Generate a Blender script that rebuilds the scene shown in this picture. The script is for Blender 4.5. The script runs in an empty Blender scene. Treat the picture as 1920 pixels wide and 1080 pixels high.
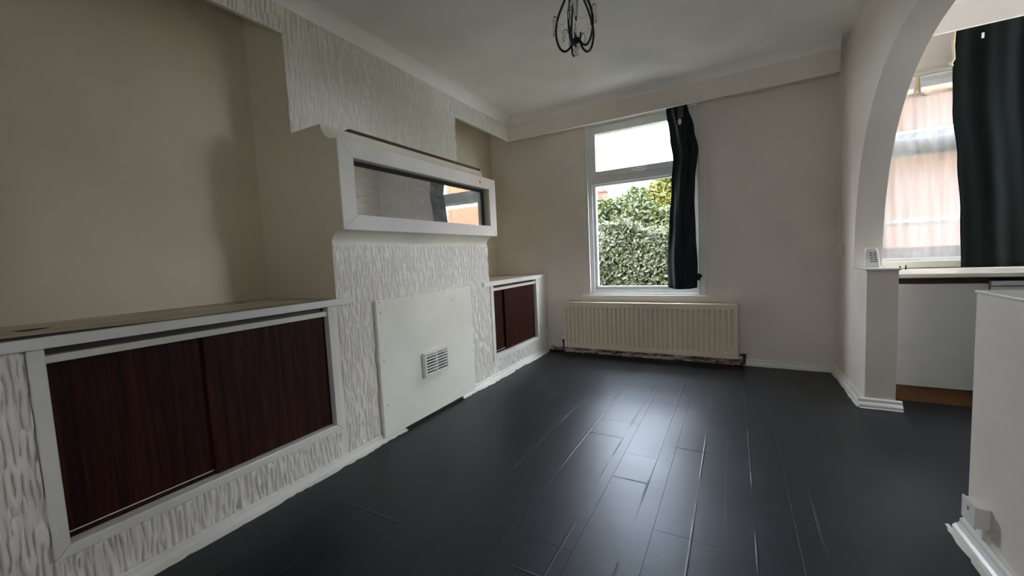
import bpy, bmesh, math, random
from mathutils import Vector, Matrix
random.seed(7)
PI = math.pi
SC = bpy.context.scene
COL = SC.collection

# ------------------------------------------------------------------ camera
cam = bpy.data.cameras.new('camera'); camo = bpy.data.objects.new('camera', cam); COL.objects.link(camo)
cam.sensor_width = 36.0; cam.lens = 747.0 / 1920.0 * 36.0; cam.clip_start = 0.03; cam.clip_end = 300
Rm = Matrix(((0.8731, 0.0039, 0.4875), (0.4853, 0.0897, -0.8697), (-0.0471, 0.9960, 0.0765)))
camo.matrix_world = Matrix.Translation((0, 0, 1.1)) @ Rm.to_quaternion().to_matrix().to_4x4()
SC.camera = camo

# ------------------------------------------------------------------ world, sun, exposure
SC.view_settings.view_transform = 'Standard'; SC.view_settings.look = 'None'
SC.view_settings.gamma = 1.0; SC.view_settings.use_curve_mapping = False
SC.view_settings.exposure = 0.0
SC.cycles.use_denoising = True
SC.cycles.max_bounces = 14; SC.cycles.diffuse_bounces = 8; SC.cycles.transparent_max_bounces = 24
SC.cycles.sample_clamp_indirect = 25.0
W = bpy.data.worlds.new('sky'); SC.world = W; W.use_nodes = True
nt = W.node_tree; nt.nodes.clear()
def N(nt, t, **kw):
    n = nt.nodes.new(t)
    for k, v in kw.items(): setattr(n, k, v)
    return n
o = N(nt, 'ShaderNodeOutputWorld'); bg = N(nt, 'ShaderNodeBackground'); bg.inputs[1].default_value = 27.0
tc = N(nt, 'ShaderNodeTexCoord'); mp = N(nt, 'ShaderNodeMapping'); mp.inputs['Scale'].default_value = (1, 1, 2.2)
nz = N(nt, 'ShaderNodeTexNoise'); nz.inputs['Scale'].default_value = 3.2; nz.inputs['Detail'].default_value = 6
rp = N(nt, 'ShaderNodeValToRGB')
rp.color_ramp.elements[0].position = 0.36; rp.color_ramp.elements[0].color = (0.05, 0.07, 0.11, 1)
rp.color_ramp.elements[1].position = 0.50; rp.color_ramp.elements[1].color = (0.87, 0.94, 1.04, 1)
nt.links.new(tc.outputs['Generated'], mp.inputs[0]); nt.links.new(mp.outputs[0], nz.inputs['Vector'])
nt.links.new(nz.outputs['Fac'], rp.inputs[0]); nt.links.new(rp.outputs[0], bg.inputs[0]); nt.links.new(bg.outputs[0], o.inputs[0])

sl = bpy.data.lights.new('sun', 'SUN'); sl.energy = 16.0; sl.angle = math.radians(1.5); sl.color = (1.0, 0.93, 0.80)
so = bpy.data.objects.new('sun', sl); COL.objects.link(so)
so.rotation_euler = Vector((0.50, 0.55, -0.72)).to_track_quat('-Z', 'Y').to_euler(); so.location = (0, 0, 20)

def portal(name, loc, sx, sy, d):
    l = bpy.data.lights.new(name, 'AREA'); l.shape = 'RECTANGLE'; l.size = sx; l.size_y = sy; l.cycles.is_portal = True
    p = bpy.data.objects.new(name, l); COL.objects.link(p); p.location = loc
    p.rotation_euler = Vector(d).to_track_quat('-Z', 'Z').to_euler()
portal('daylight_window_dining', (-0.84, 4.46, 1.55), 1.1, 1.8, (0, -1, 0))
portal('daylight_window_kitchen', (1.6, 4.46, 1.62), 1.2, 1.4, (0, -1, 0))
portal('daylight_added_side_window', (3.27, 3.54, 1.63), 1.22, 1.4, (-1, 0, 0))  # portal of the side window added for extra light
portal('daylight_added_rear_window', (-0.55, -2.07, 1.43), 0.46, 0.62, (0, 1, 0))  # portal of the rear window added for extra light

# ------------------------------------------------------------------ materials
def new_mat(name):
    m = bpy.data.materials.new(name); m.use_nodes = True
    n = m.node_tree; b = n.nodes['Principled BSDF']
    return m, n, b
def noise(n, scale=(1, 1, 1), s=5, detail=3, rough=0.5, dist=0.0):
    t = N(n, 'ShaderNodeTexCoord'); mpn = N(n, 'ShaderNodeMapping'); mpn.inputs['Scale'].default_value = scale
    x = N(n, 'ShaderNodeTexNoise'); x.inputs['Scale'].default_value = s; x.inputs['Detail'].default_value = detail
    x.inputs['Roughness'].default_value = rough; x.inputs['Distortion'].default_value = dist
    n.links.new(t.outputs['Object'], mpn.inputs[0]); n.links.new(mpn.outputs[0], x.inputs['Vector'])
    return x.outputs['Fac']
def ramp(n, fac, stops):
    r = N(n, 'ShaderNodeValToRGB'); e = r.color_ramp.elements
    while len(e) < len(stops): e.new(0.5)
    for k, (p, c) in enumerate(stops): e[k].position = p; e[k].color = (*c, 1) if len(c) == 3 else c
    n.links.new(fac, r.inputs[0]); return r.outputs[0]
def bump(n, b, h, strength, dist):
    x = N(n, 'ShaderNodeBump'); x.inputs['Strength'].default_value = strength; x.inputs['Distance'].default_value = dist
    n.links.new(h, x.inputs['Height']); n.links.new(x.outputs[0], b.inputs['Normal']); return x
def paint(name, c, rough=0.6, var=0.06, bs=55, bd=0.0015, bstr=0.35, spec=0.35):
    m, n, b = new_mat(name)
    lo = tuple(v * (1 - var) for v in c); hi = tuple(min(1, v * (1 + var * 0.5)) for v in c)
    n.links.new(ramp(n, noise(n, s=2.3, detail=5), [(0.35, lo), (0.65, hi)]), b.inputs['Base Color'])
    b.inputs['Roughness'].default_value = rough; b.inputs['Specular IOR Level'].default_value = spec
    if bstr: bump(n, b, noise(n, s=bs, detail=3), bstr, bd)
    return m
def plain(name, c, rough=0.5, metal=0.0, var=0.08, s=12, trans=0.0, coat=0.0):
    m, n, b = new_mat(name)
    lo = tuple(v * (1 - var) for v in c); hi = tuple(min(1, v * (1 + var)) for v in c)
    n.links.new(ramp(n, noise(n, s=s, detail=3), [(0.3, lo), (0.7, hi)]), b.inputs['Base Color'])
    b.inputs['Roughness'].default_value = rough; b.inputs['Metallic'].default_value = metal
    b.inputs['Transmission Weight'].default_value = trans; b.inputs['Coat Weight'].default_value = coat
    return m

M = {}
M['white'] = paint('white_wall_paint', (0.80, 0.735, 0.665), bs=70)
M['cream'] = paint('magnolia_wall_paint', (0.62, 0.56, 0.42), bs=48, bd=0.003, bstr=0.5)
M['ceiling'] = paint('ceiling_paint', (0.87, 0.845, 0.80), rough=0.75, bs=90)
M['gloss'] = paint('white_gloss_paint', (0.78, 0.765, 0.72), rough=0.28, var=0.10, bs=16, bstr=0.15, spec=0.5)
M['gloss_old'] = paint('old_cream_gloss_paint', (0.74, 0.71, 0.60), rough=0.33, var=0.14, bs=14, bstr=0.2, spec=0.5)
M['pvc'] = plain('white_upvc', (0.80, 0.81, 0.82), 0.25, var=0.03)
M['rad'] = plain('cream_radiator_enamel', (0.80, 0.705, 0.56), 0.35, var=0.05, s=3)
M['board'] = paint('pale_board_paint', (0.86, 0.85, 0.74), rough=0.5, var=0.07, bs=30, bstr=0.12)
M['plastic'] = plain('white_plastic', (0.80, 0.79, 0.75), 0.35, var=0.03)
M['black'] = plain('black_iron', (0.012, 0.011, 0.012), 0.4, metal=0.3)
M['dark'] = plain('dark_gap', (0.012, 0.009, 0.007), 0.8)
M['brown'] = plain('brown_kickboard', (0.17, 0.075, 0.028), 0.6, var=0.25, s=6)
M['darkwood'] = plain('dark_brown_wood', (0.045, 0.018, 0.010), 0.5, var=0.4, s=8)
M['slot'] = plain('dark_red_slot', (0.13, 0.015, 0.025), 0.6)
M['laminate'] = paint('pale_worktop_laminate', (0.60, 0.56, 0.48), rough=0.3, var=0.2, bs=40, bstr=0.05)
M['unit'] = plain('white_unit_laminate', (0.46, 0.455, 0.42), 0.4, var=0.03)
M['pipe'] = plain('tarnished_pipe', (0.05, 0.042, 0.035), 0.45, metal=0.6, var=0.3, s=30)
M['pearl'] = plain('pearl_ball', (0.85, 0.82, 0.68), 0.12, metal=0.25, coat=0.6)
M['tab'] = plain('tan_net_tab', (0.62, 0.52, 0.36), 0.8)
M['faded'] = plain('faded_velvet', (0.10, 0.075, 0.07), 0.9, var=0.3, s=40)
M['chalk'] = plain('bare_plaster_patch', (0.50, 0.49, 0.45), 0.9)
M['rust'] = plain('bare_wood_chip', (0.35, 0.16, 0.08), 0.8, var=0.4, s=60)

# textured wallpaper: raised vertical drips
m, n, b = new_mat('vertical_drip_wallpaper'); M['paper'] = m
bump(n, b, noise(n, (1, 60, 30), 4.0, 3.0, 0.5), 0.25, 0.0015)
n.links.new(ramp(n, noise(n, s=1.7, detail=5), [(0.3, (0.82, 0.785, 0.70)), (0.7, (0.88, 0.86, 0.79))]), b.inputs['Base Color'])
b.inputs['Roughness'].default_value = 0.5

# mahogany veneer: grain running up the door
m, n, b = new_mat('mahogany_veneer'); M['mahog'] = m
g = noise(n, (3, 34, 1.3), 1.6, 5, 0.6, 0.9)
n.links.new(ramp(n, g, [(0.30, (0.012, 0.0032, 0.002)), (0.52, (0.032, 0.0075, 0.004)), (0.75, (0.075, 0.020, 0.009))]), b.inputs['Base Color'])
b.inputs['Roughness'].default_value = 0.5; b.inputs['Specular IOR Level'].default_value = 0.15
bump(n, b, g, 0.12, 0.002)

# black vinyl planks with older boards showing through as ridges
m, n, b = new_mat('black_vinyl_plank'); M['vinyl'] = m
ge = N(n, 'ShaderNodeNewGeometry'); sx = N(n, 'ShaderNodeSeparateXYZ'); n.links.new(ge.outputs['Position'], sx.inputs[0])
cb = N(n, 'ShaderNodeCombineXYZ'); n.links.new(sx.outputs['Y'], cb.inputs[0])
ad = N(n, 'ShaderNodeMath', operation='ADD'); ad.inputs[1].default_value = 0.148 + 0.2155 * 20; n.links.new(sx.outputs['X'], ad.inputs[0]); n.links.new(ad.outputs[0], cb.inputs[1])
br = N(n, 'ShaderNodeTexBrick'); br.inputs['Scale'].default_value = 1.0; br.inputs['Brick Width'].default_value = 1.15; br.inputs['Row Height'].default_value = 0.2155
br.inputs['Mortar Size'].default_value = 0.006; br.inputs['Mortar Smooth'].default_value = 1.0; br.offset = 0.37; br.offset_frequency = 3
n.links.new(cb.outputs[0], br.inputs['Vector'])
nn = N(n, 'ShaderNodeTexNoise'); nn.inputs['Scale'].default_value = 3.0; nn.inputs['Detail'].default_value = 3; n.links.new(ge.outputs['Position'], nn.inputs['Vector'])
msk = ramp(n, nn.outputs['Fac'], [(0.42, (0.05, 0.05, 0.05)), (0.62, (1, 1, 1))])
mu = N(n, 'ShaderNodeMath', operation='MULTIPLY'); n.links.new(br.outputs['Fac'], mu.inputs[0]); n.links.new(msk, mu.inputs[1])
n2 = N(n, 'ShaderNodeTexNoise'); n2.inputs['Scale'].default_value = 9.0; n2.inputs['Detail'].default_value = 5; n.links.new(ge.outputs['Position'], n2.inputs['Vector'])
ma = N(n, 'ShaderNodeMath', operation='MULTIPLY_ADD'); n.links.new(n2.outputs['Fac'], ma.inputs[0]); ma.inputs[1].default_value = 0.9; n.links.new(mu.outputs[0], ma.inputs[2])
bump(n, b, ma.outputs[0], 0.45, 0.003)
n3 = N(n, 'ShaderNodeTexNoise'); n3.inputs['Scale'].default_value = 2.2; n3.inputs['Detail'].default_value = 6; n3.inputs['Roughness'].default_value = 0.65; n.links.new(ge.outputs['Position'], n3.inputs['Vector'])
oi = N(n, 'ShaderNodeObjectInfo')
n.links.new(ramp(n, n3.outputs['Fac'], [(0.3, (0.007, 0.007, 0.0075)), (0.7, (0.014, 0.014, 0.015))]), b.inputs['Base Color'])
rr = N(n, 'ShaderNodeMapRange'); rr.inputs['To Min'].default_value = 0.35; rr.inputs['To Max'].default_value = 0.47; n.links.new(n3.outputs['Fac'], rr.inputs[0]); n.links.new(rr.outputs[0], b.inputs['Roughness'])
b.inputs['Specular IOR Level'].default_value = 0.5; b.inputs['Specular Tint'].default_value = (0.70, 0.84, 1.0, 1)

# window glass: clear with a faint reflection
m, n, b = new_mat('window_glass'); M['glass'] = m
tr = N(n, 'ShaderNodeBsdfTransparent'); gl = N(n, 'ShaderNodeBsdfGlossy'); gl.inputs['Roughness'].default_value = 0.02
mixs = N(n, 'ShaderNodeMixShader'); n.links.new(tr.outputs[0], mixs.inputs[1]); n.links.new(gl.outputs[0], mixs.inputs[2])
n.links.new(ramp(n, noise(n, (6, 1, 1.2), 1.5, 3), [(0.3, (0.006,) * 3), (0.7, (0.014,) * 3)]), mixs.inputs[0])
n.links.new(mixs.outputs[0], n.nodes['Material Output'].inputs[0])

# smeared mirror
m, n, b = new_mat('smeared_mirror'); M['mirror'] = m
b.inputs['Metallic'].default_value = 1.0; b.inputs['Base Color'].default_value = (0.84, 0.86, 0.85, 1); b.inputs['Roughness'].default_value = 0.02
sm = noise(n, (1, 1.6, 6), 2.4, 5, 0.6, 2.2)
fd = N(n, 'ShaderNodeBsdfDiffuse'); fd.inputs[0].default_value = (0.78, 0.79, 0.77, 1)
mxs = N(n, 'ShaderNodeMixShader'); n.links.new(ramp(n, sm, [(0.40, (0.12,) * 3), (0.75, (0.32,) * 3)]), mxs.inputs[0])
n.links.new(b.outputs[0], mxs.inputs[1]); n.links.new(fd.outputs[0], mxs.inputs[2]); n.links.new(mxs.outputs[0], n.nodes['Material Output'].inputs[0])

# net curtain
m, n, b = new_mat('white_net'); M['net'] = m
tr = N(n, 'ShaderNodeBsdfTransparent'); di = N(n, 'ShaderNodeBsdfDiffuse'); tl = N(n, 'ShaderNodeBsdfTranslucent')
di.inputs[0].default_value = (0.7, 0.68, 0.66, 1); tl.inputs[0].default_value = (0.30, 0.29, 0.285, 1)
a1 = N(n, 'ShaderNodeMixShader'); a1.inputs[0].default_value = 0.6; n.links.new(di.outputs[0], a1.inputs[1]); n.links.new(tl.outputs[0], a1.inputs[2])
a2 = N(n, 'ShaderNodeMixShader'); n.links.new(tr.outputs[0], a2.inputs[1]); n.links.new(a1.outputs[0], a2.inputs[2])
n.links.new(ramp(n, noise(n, (40, 4, 2), 1.0, 3), [(0.3, (0.66,) * 3), (0.7, (0.82,) * 3)]), a2.inputs[0])
n.links.new(a2.outputs[0], n.nodes['Material Output'].inputs[0])

def cloth(name, c, back):
    m, n, b = new_mat(name)
    n.links.new(ramp(n, noise(n, (30, 8, 3), 1.5, 4), [(0.3, c), (0.7, tuple(v * 1.7 for v in c))]), b.inputs['Base Color'])
    b.inputs['Roughness'].default_value = 0.85; b.inputs['Specular IOR Level'].default_value = 0.1
    b.inputs['Sheen Weight'].default_value = 0.06; b.inputs['Sheen Roughness'].default_value = 0.5
    bump(n, b, noise(n, s=140, detail=2), 0.2, 0.001)
    return m
M['green'] = cloth('dark_green_velvet', (0.0030, 0.0052, 0.0042), None)
M['greenblue'] = cloth('faded_dark_green_velvet', (0.015, 0.020, 0.020), None)

# dirty strip behind the radiator
m, n, b = new_mat('flaked_dirty_plaster'); M['dirty'] = m
n.links.new(ramp(n, noise(n, (5, 5, 30), 1.6, 6, 0.7, 0.6), [(0.34, (0.015, 0.012, 0.010)), (0.42, (0.20, 0.11, 0.08)), (0.50, (0.42, 0.32, 0.27)), (0.58, (0.72, 0.68, 0.62))]), b.inputs['Base Color'])
b.inputs['Roughness'].default_value = 0.9
bump(n, b, noise(n, s=40, detail=5), 0.45, 0.003)

# shelf top: yellowed gloss with dark burn stains
m, n, b = new_mat('stained_shelf_top'); M['shelf'] = m
n.links.new(ramp(n, noise(n, (9, 2.2, 9), 1.0, 6, 0.65), [(0.28, (0.12, 0.09, 0.06)), (0.38, (0.42, 0.36, 0.27)), (0.62, (0.60, 0.54, 0.43))]), b.inputs['Base Color'])
b.inputs['Roughness'].default_value = 0.5

def leafmat(name, stops):
    m, n, b = new_mat(name)
    ge = N(n, 'ShaderNodeNewGeometry')
    c = ramp(n, ge.outputs['Random Per Island'], stops)
    n.links.new(c, b.inputs['Base Color']); b.inputs['Roughness'].default_value = 0.4
    t = N(n, 'ShaderNodeBsdfTranslucent'); n.links.new(c, t.inputs[0])
    x = N(n, 'ShaderNodeMixShader'); x.inputs[0].default_value = 0.35
    n.links.new(b.outputs[0], x.inputs[1]); n.links.new(t.outputs[0], x.inputs[2]); n.links.new(x.outputs[0], n.nodes['Material Output'].inputs[0])
    return m
M['ivy'] = leafmat('ivy_leaves', [(0.0, (0.0118, 0.0202, 0.0067)), (0.4, (0.0337, 0.0455, 0.0168)), (0.75, (0.0606, 0.0707, 0.0303)), (1.0, (0.0842, 0.0808, 0.0370))])
M['fresh'] = leafmat('fresh_green_leaves', [(0.0, (0.0239, 0.0389, 0.0074)), (0.5, (0.0494, 0.0674, 0.0150)), (1.0, (0.0822, 0.0927, 0.0329))])
M['yellow'] = leafmat('yellow_green_leaves', [(0.0, (0.0636, 0.0700, 0.0064)), (0.5, (0.1049, 0.1017, 0.0111)), (1.0, (0.1351, 0.1272, 0.0286))])
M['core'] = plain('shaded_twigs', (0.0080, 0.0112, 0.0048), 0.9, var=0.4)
M['grass'] = plain('garden_grass', (0.0360, 0.0600, 0.0160), 0.9, var=0.4, s=30)

def brickmat(name, c1, c2, mortar, axis='X'):
    m, n, b = new_mat(name)
    ge = N(n, 'ShaderNodeTexCoord'); s = N(n, 'ShaderNodeSeparateXYZ'); n.links.new(ge.outputs['Object'], s.inputs[0])
    ad = N(n, 'ShaderNodeMath', operation='ADD'); n.links.new(s.outputs['X'], ad.inputs[0]); n.links.new(s.outputs['Y'], ad.inputs[1])
    c = N(n, 'ShaderNodeCombineXYZ'); n.links.new(ad.outputs[0], c.inputs[0]); n.links.new(s.outputs['Z'], c.inputs[1])
    k = N(n, 'ShaderNodeTexBrick'); k.inputs['Scale'].default_value = 1; k.inputs['Brick Width'].default_value = 0.225; k.inputs['Row Height'].default_value = 0.075
    k.inputs['Mortar Size'].default_value = 0.008; k.inputs['Color1'].default_value = (*c1, 1); k.inputs['Color2'].default_value = (*c2, 1); k.inputs['Mortar'].default_value = (*mortar, 1)
    n.links.new(c.outputs[0], k.inputs['Vector']); n.links.new(k.outputs['Color'], b.inputs['Base Color'])
    b.inputs['Roughness'].default_value = 0.9; bump(n, b, k.outputs['Fac'], -0.5, 0.006)
    return m
M['brick'] = brickmat('orange_brick', (0.0980, 0.0390, 0.0125), (0.0850, 0.0310, 0.0100), (0.0850, 0.0580, 0.0360))
M['redbrick'] = brickmat('red_chimney_brick', (0.0825, 0.0240, 0.0135), (0.0675, 0.0180, 0.0105), (0.0750, 0.0540, 0.0450))
M['slate'] = plain('roof_slate', (0.0350, 0.0332, 0.0332), 0.7, var=0.3, s=4)
M['pot'] = plain('terracotta_pot', (0.0825, 0.0285, 0.0150), 0.8)
M['stone'] = plain('pale_stone_band', (0.0777, 0.0735, 0.0672), 0.8, var=0.15, s=4)
m, n, b = new_mat('sky_reflecting_panes'); M['pane_far'] = m
n.links.new(ramp(n, noise(n, (9, 1, 9), 1.2, 4), [(0.4, (0.01, 0.015, 0.02)), (0.6, (0.06, 0.07, 0.08))]), b.inputs['Base Color']); b.inputs['Roughness'].default_value = 0.1
m, n, b = new_mat('clear_crystal'); M['crystal'] = m
b.inputs['Transmission Weight'].default_value = 0.9; b.inputs['Roughness'].default_value = 0.03; b.inputs['IOR'].default_value = 1.5
n.links.new(ramp(n, noise(n, s=60), [(0.3, (0.85, 0.86, 0.84)), (0.7, (0.96, 0.96, 0.94))]), b.inputs['Base Color'])

# ------------------------------------------------------------------ geometry helpers
def BM(): return bmesh.new()
def bx(bm, x0, x1, y0, y1, z0, z1, mi=0):
    v = [bm.verts.new(p) for p in ((x0,y0,z0),(x1,y0,z0),(x1,y1,z0),(x0,y1,z0),(x0,y0,z1),(x1,y0,z1),(x1,y1,z1),(x0,y1,z1))]
    for q in ((0,3,2,1),(4,5,6,7),(0,1,5,4),(1,2,6,5),(2,3,7,6),(3,0,4,7)):
        f = bm.faces.new([v[i] for i in q]); f.material_index = mi
    return bm
def prism(bm, poly, axis, a, b2, mi=0):
    """closed polygon (2D) extruded along axis from a to b2; axis x: poly=(y,z); y: (x,z); z: (x,y)"""
    def P(p, t): return {'x': (t, p[0], p[1]), 'y': (p[0], t, p[1]), 'z': (p[0], p[1], t)}[axis]
    A = [bm.verts.new(P(p, a)) for p in poly]; B = [bm.verts.new(P(p, b2)) for p in poly]
    fs = [bm.faces.new(A), bm.faces.new(B[::-1])]
    for i in range(len(poly)):
        j = (i + 1) % len(poly); fs.append(bm.faces.new((A[j], A[i], B[i], B[j])))
    for f in fs: f.material_index = mi
    return bm
def tube(bm, pts, r, seg=8, cap=True):
    pts = [Vector(p) for p in pts]; rings = []; ref = None
    for i, p in enumerate(pts):
        d = (pts[min(i + 1, len(pts) - 1)] - pts[max(i - 1, 0)]).normalized()
        if ref is None: ref = d.orthogonal()
        u = (ref - d * ref.dot(d)).normalized(); ref = u; w = d.cross(u)
        rad = r[i] if isinstance(r, (list, tuple)) else r
        rings.append([bm.verts.new(p + (u * math.cos(2*PI*k/seg) + w * math.sin(2*PI*k/seg)) * rad) for k in range(seg)])
    for a, b2 in zip(rings, rings[1:]):
        for k in range(seg): bm.faces.new((a[k], a[(k+1) % seg], b2[(k+1) % seg], b2[k])).smooth = True
    if cap: bm.faces.new(rings[0][::-1]); bm.faces.new(rings[-1])
    return bm
def lathe(bm, prof, c=(0, 0, 0), seg=14):
    rings = []
    for r, z in prof:
        rings.append([bm.verts.new((c[0] + r*math.cos(2*PI*k/seg), c[1] + r*math.sin(2*PI*k/seg), c[2] + z)) for k in range(seg)])
    for a, b2 in zip(rings, rings[1:]):
        for k in range(seg): bm.faces.new((a[k], a[(k+1) % seg], b2[(k+1) % seg], b2[k])).smooth = True
    bm.faces.new(rings[0][::-1]); bm.faces.new(rings[-1])
    return bm
def obj(name, bm, mats, parent=None, bevel=0.0, fix=True):
    if fix: bmesh.ops.recalc_face_normals(bm, faces=bm.faces[:])
    me = bpy.data.meshes.new(name); bm.to_mesh(me); bm.free()
    for q in (mats if isinstance(mats, (list, tuple)) else [mats]): me.materials.append(M[q])
    ob = bpy.data.objects.new(name, me); COL.objects.link(ob)
    if parent: ob.parent = parent
    if bevel:
        md = ob.modifiers.new('bevel', 'BEVEL'); md.width = bevel; md.segments = 2; md.limit_method = 'ANGLE'
    return ob
def box(name, mat, x0, x1, y0, y1, z0, z1, parent=None, bevel=0.0):
    return obj(name, bx(BM(), x0, x1, y0, y1, z0, z1), mat, parent, bevel)
def tag(o, label=None, cat=None, group=None, kind=None):
    if label: o['label'] = label
    if cat: o['category'] = cat
    if group: o['group'] = group
    if kind: o['kind'] = kind
    return o
def struct(o, label=None, cat=None): return tag(o, label, cat, kind='structure')
def empty(name, loc=(0, 0, 0)):
    e = bpy.data.objects.new(name, None); COL.objects.link(e); e.location = loc; e.empty_display_size = 0.1
    return e
def part(name, bm, mat, root, bevel=0.0):
    """build in world coordinates, parent to root keeping place"""
    ob = obj(name, bm, mat, None, bevel); ob.parent = root
    ob.matrix_parent_inverse = Matrix.Translation(root.location).inverted() if root.type == 'EMPTY' else Matrix.Identity(4)
    return ob
def bpart(name, mat, root, x0, x1, y0, y1, z0, z1, bevel=0.0):
    return part(name, bx(BM(), x0, x1, y0, y1, z0, z1), mat, root, bevel)

from mathutils import noise as mnoise
def relief(bm, x, y0, y1, z0, z1, dy=0.0031, dz=0.012, amp=0.0125, off=0.0):
    """raised vertical drips of the wallpaper as a fine height field facing +x"""
    ny = max(2, int((y1 - y0) / dy)); nz = max(2, int((z1 - z0) / dz)); G = []
    for j in range(nz + 1):
        z = z0 + (z1 - z0) * j / nz; row = []
        for i in range(ny + 1):
            y = y0 + (y1 - y0) * i / ny
            w = 0.25 * mnoise.noise((y * 22, z * 12, off + 7))
            h = mnoise.noise((y * 112 + w, z * 12.5, off)) + 0.35 * mnoise.noise((y * 60 - w, z * 9, off + 3))
            h = min(1.0, max(0.0, (h + 0.20) / 0.42)); h = h * h * (3 - 2 * h)
            if i in (0, ny) or j in (0, nz): h = 0.0
            row.append(bm.verts.new((x + 0.0004 + amp * h, y, z)))
        G.append(row)
    for a, b2 in zip(G, G[1:]):
        for i in range(ny): bm.faces.new((a[i], a[i+1], b2[i+1], b2[i])).smooth = True
    return bm
XF, XU, XA = -1.923, -2.20, -2.57      # lower breast face, upper breast face, alcove back
Y1, Y2 = 1.44, 3.005                   # chimney breast sides
YD = 4.224                             # back wall
ZC = 2.645; ZS = 2.39                  # ceiling, soffit of the bulkheads
XR, XR2 = 0.754, 0.908                 # arch wall
YN = -1.9                              # wall behind

# ------------------------------------------------------------------ room shell
def wall_holes_y(bm, x0, x1, z0, z1, ya, yb, holes):
    xs = x0
    for (hx0, hx1, hz0, hz1) in sorted(holes):
        bx(bm, xs, hx0, ya, yb, z0, z1); bx(bm, hx0, hx1, ya, yb, z0, hz0); bx(bm, hx0, hx1, ya, yb, hz1, z1); xs = hx1
    bx(bm, xs, x1, ya, yb, z0, z1)
bm = BM(); wall_holes_y(bm, -2.75, 3.25, -0.15, 2.85, YD, YD + 0.22, [(-1.39, -0.29, 0.65, 2.46), (1.0, 2.25, 0.925, 2.322)])
struct(obj('wall_back', bm, 'white'), 'white painted back wall around the tall window', 'wall')
struct(box('wall_left', 'cream', -2.75, XA, YN, YD, -0.15, 2.85), 'magnolia painted wall at the back of the alcoves', 'wall')
bm = BM(); wall_holes_y(bm, -2.75, 3.25, -0.15, 2.85, YN - 0.15, YN, [(-0.77, -0.33, 1.13, 1.73)])  # hole for the window added behind the camera
struct(obj('wall_rear', bm, 'white'), 'white wall behind the viewer with a small added window', 'wall')
struct(box('wall_nib', 'cream', XA, XF, YN, -0.35, 0, ZC), 'plain wall closing the near end of the alcove', 'wall')
DY0, DY1, DZ0, DZ1 = 2.94, 4.14, 0.95, 2.3  # opening of the added side window
bm = BM(); bx(bm, 3.05, 3.25, YN, DY0, -0.15, 2.85); bx(bm, 3.05, 3.25, DY1, YD, -0.15, 2.85); bx(bm, 3.05, 3.25, DY0, DY1, DZ1, 2.85); bx(bm, 3.05, 3.25, DY0, DY1, -0.15, DZ0)
struct(obj('wall_kitchen', bm, 'white'), 'far kitchen wall with an added side window', 'wall')
struct(box('ceiling', 'ceiling', -2.75, 3.25, YN - 0.15, YD + 0.22, ZC, 2.9), 'white painted ceiling', 'ceiling')

# chimney breast: one solid, textured paper on the room faces, smooth paint on the cheeks
def breast_profile(recess):
    prof = [(XA, 0), (XF, 0), (XF, 1.222)]
    for k in range(1, 9):                    # lower cove flares out to the mirror box
        a = k / 8 * PI / 2; prof.append((XF + 0.108 * (1 - math.cos(a)), 1.222 + 0.075 * math.sin(a)))
    prof.append((-1.822, 1.297))
    if recess: prof += [(-1.822, 1.375), (-1.880, 1.375), (-1.880, 1.682), (-1.822, 1.682)]
    prof.append((-1.822, 1.770))
    for k in range(0, 9):                    # upper cove steps back up to the ledge
        a = k / 8 * PI / 2; prof.append((-1.832 - 0.109 * math.sin(a), 1.864 - 0.094 * math.cos(a)))
    return prof + [(XU, 1.864), (XU, ZC), (XA, ZC)]
bm = BM()
for ya, yb, rc in ((Y1, 1.532, False), (1.532, 2.91, True), (2.91, Y2, False)): prism(bm, breast_profile(rc), 'y', ya, yb)
bmesh.ops.recalc_face_normals(bm, faces=bm.faces[:])
for f in bm.faces:
    f.normal_update(); c = f.calc_center_median()
    if abs(f.normal.y) > 0.5: f.material_index = 1
    elif f.normal.x > 0.9 and (c.z < 1.22 or c.z > 1.9): f.material_index = 0
    else: f.material_index = 2
wc = struct(obj('wall_chimney', bm, ['paper', 'cream', 'gloss_old']), 'chimney breast in vertical drip textured wallpaper with smooth painted cheeks', 'chimney breast')
bm = relief(BM(), XF, Y1, Y2, 0.03, 1.222); obj('wallpaper', bm, 'paper', wc, fix=False)
bm = relief(BM(), XU, Y1, Y2, 1.864, 2.56, off=11); obj('wallpaper', bm, 'paper', wc, fix=False)
def twoface(name, x0, x1, y0, y1, z0, z1, label):
    bm = bx(BM(), x0, x1, y0, y1, z0, z1); bmesh.ops.recalc_face_normals(bm, faces=bm.faces[:])
    for f in bm.faces: f.normal_update(); f.material_index = 0 if f.normal.x > 0.9 else 1
    w_ = struct(obj(name, bm, ['paper', 'cream']), label, 'pelmet')
    obj('wallpaper', relief(BM(), XU, y0, min(y1, 3.985), z0, 2.56, off=21), 'paper', w_, fix=False)
    return w_
twoface('wall_pelmet_left', XU - 0.025, XU, -0.35, Y1, ZS + 0.015, ZC, 'textured pelmet boarding across the top of the wide alcove')
twoface('wall_pelmet_corner', XU - 0.025, XU, Y2, 4.0, ZS, ZC, 'textured pelmet boarding across the top of the narrow alcove')
YB = 3.985
struct(box('wall_pelmet_back', 'white', XU, 0.708, YB, YB + 0.022, ZS, ZC), 'long white pelmet boarding above the tall window', 'pelmet')
struct(box('wall_pelmet_kitchen', 'white', XR2, 3.05, 3.69, 3.712, ZS + 0.008, ZC), 'white pelmet boarding above the kitchen window', 'pelmet')

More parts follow.
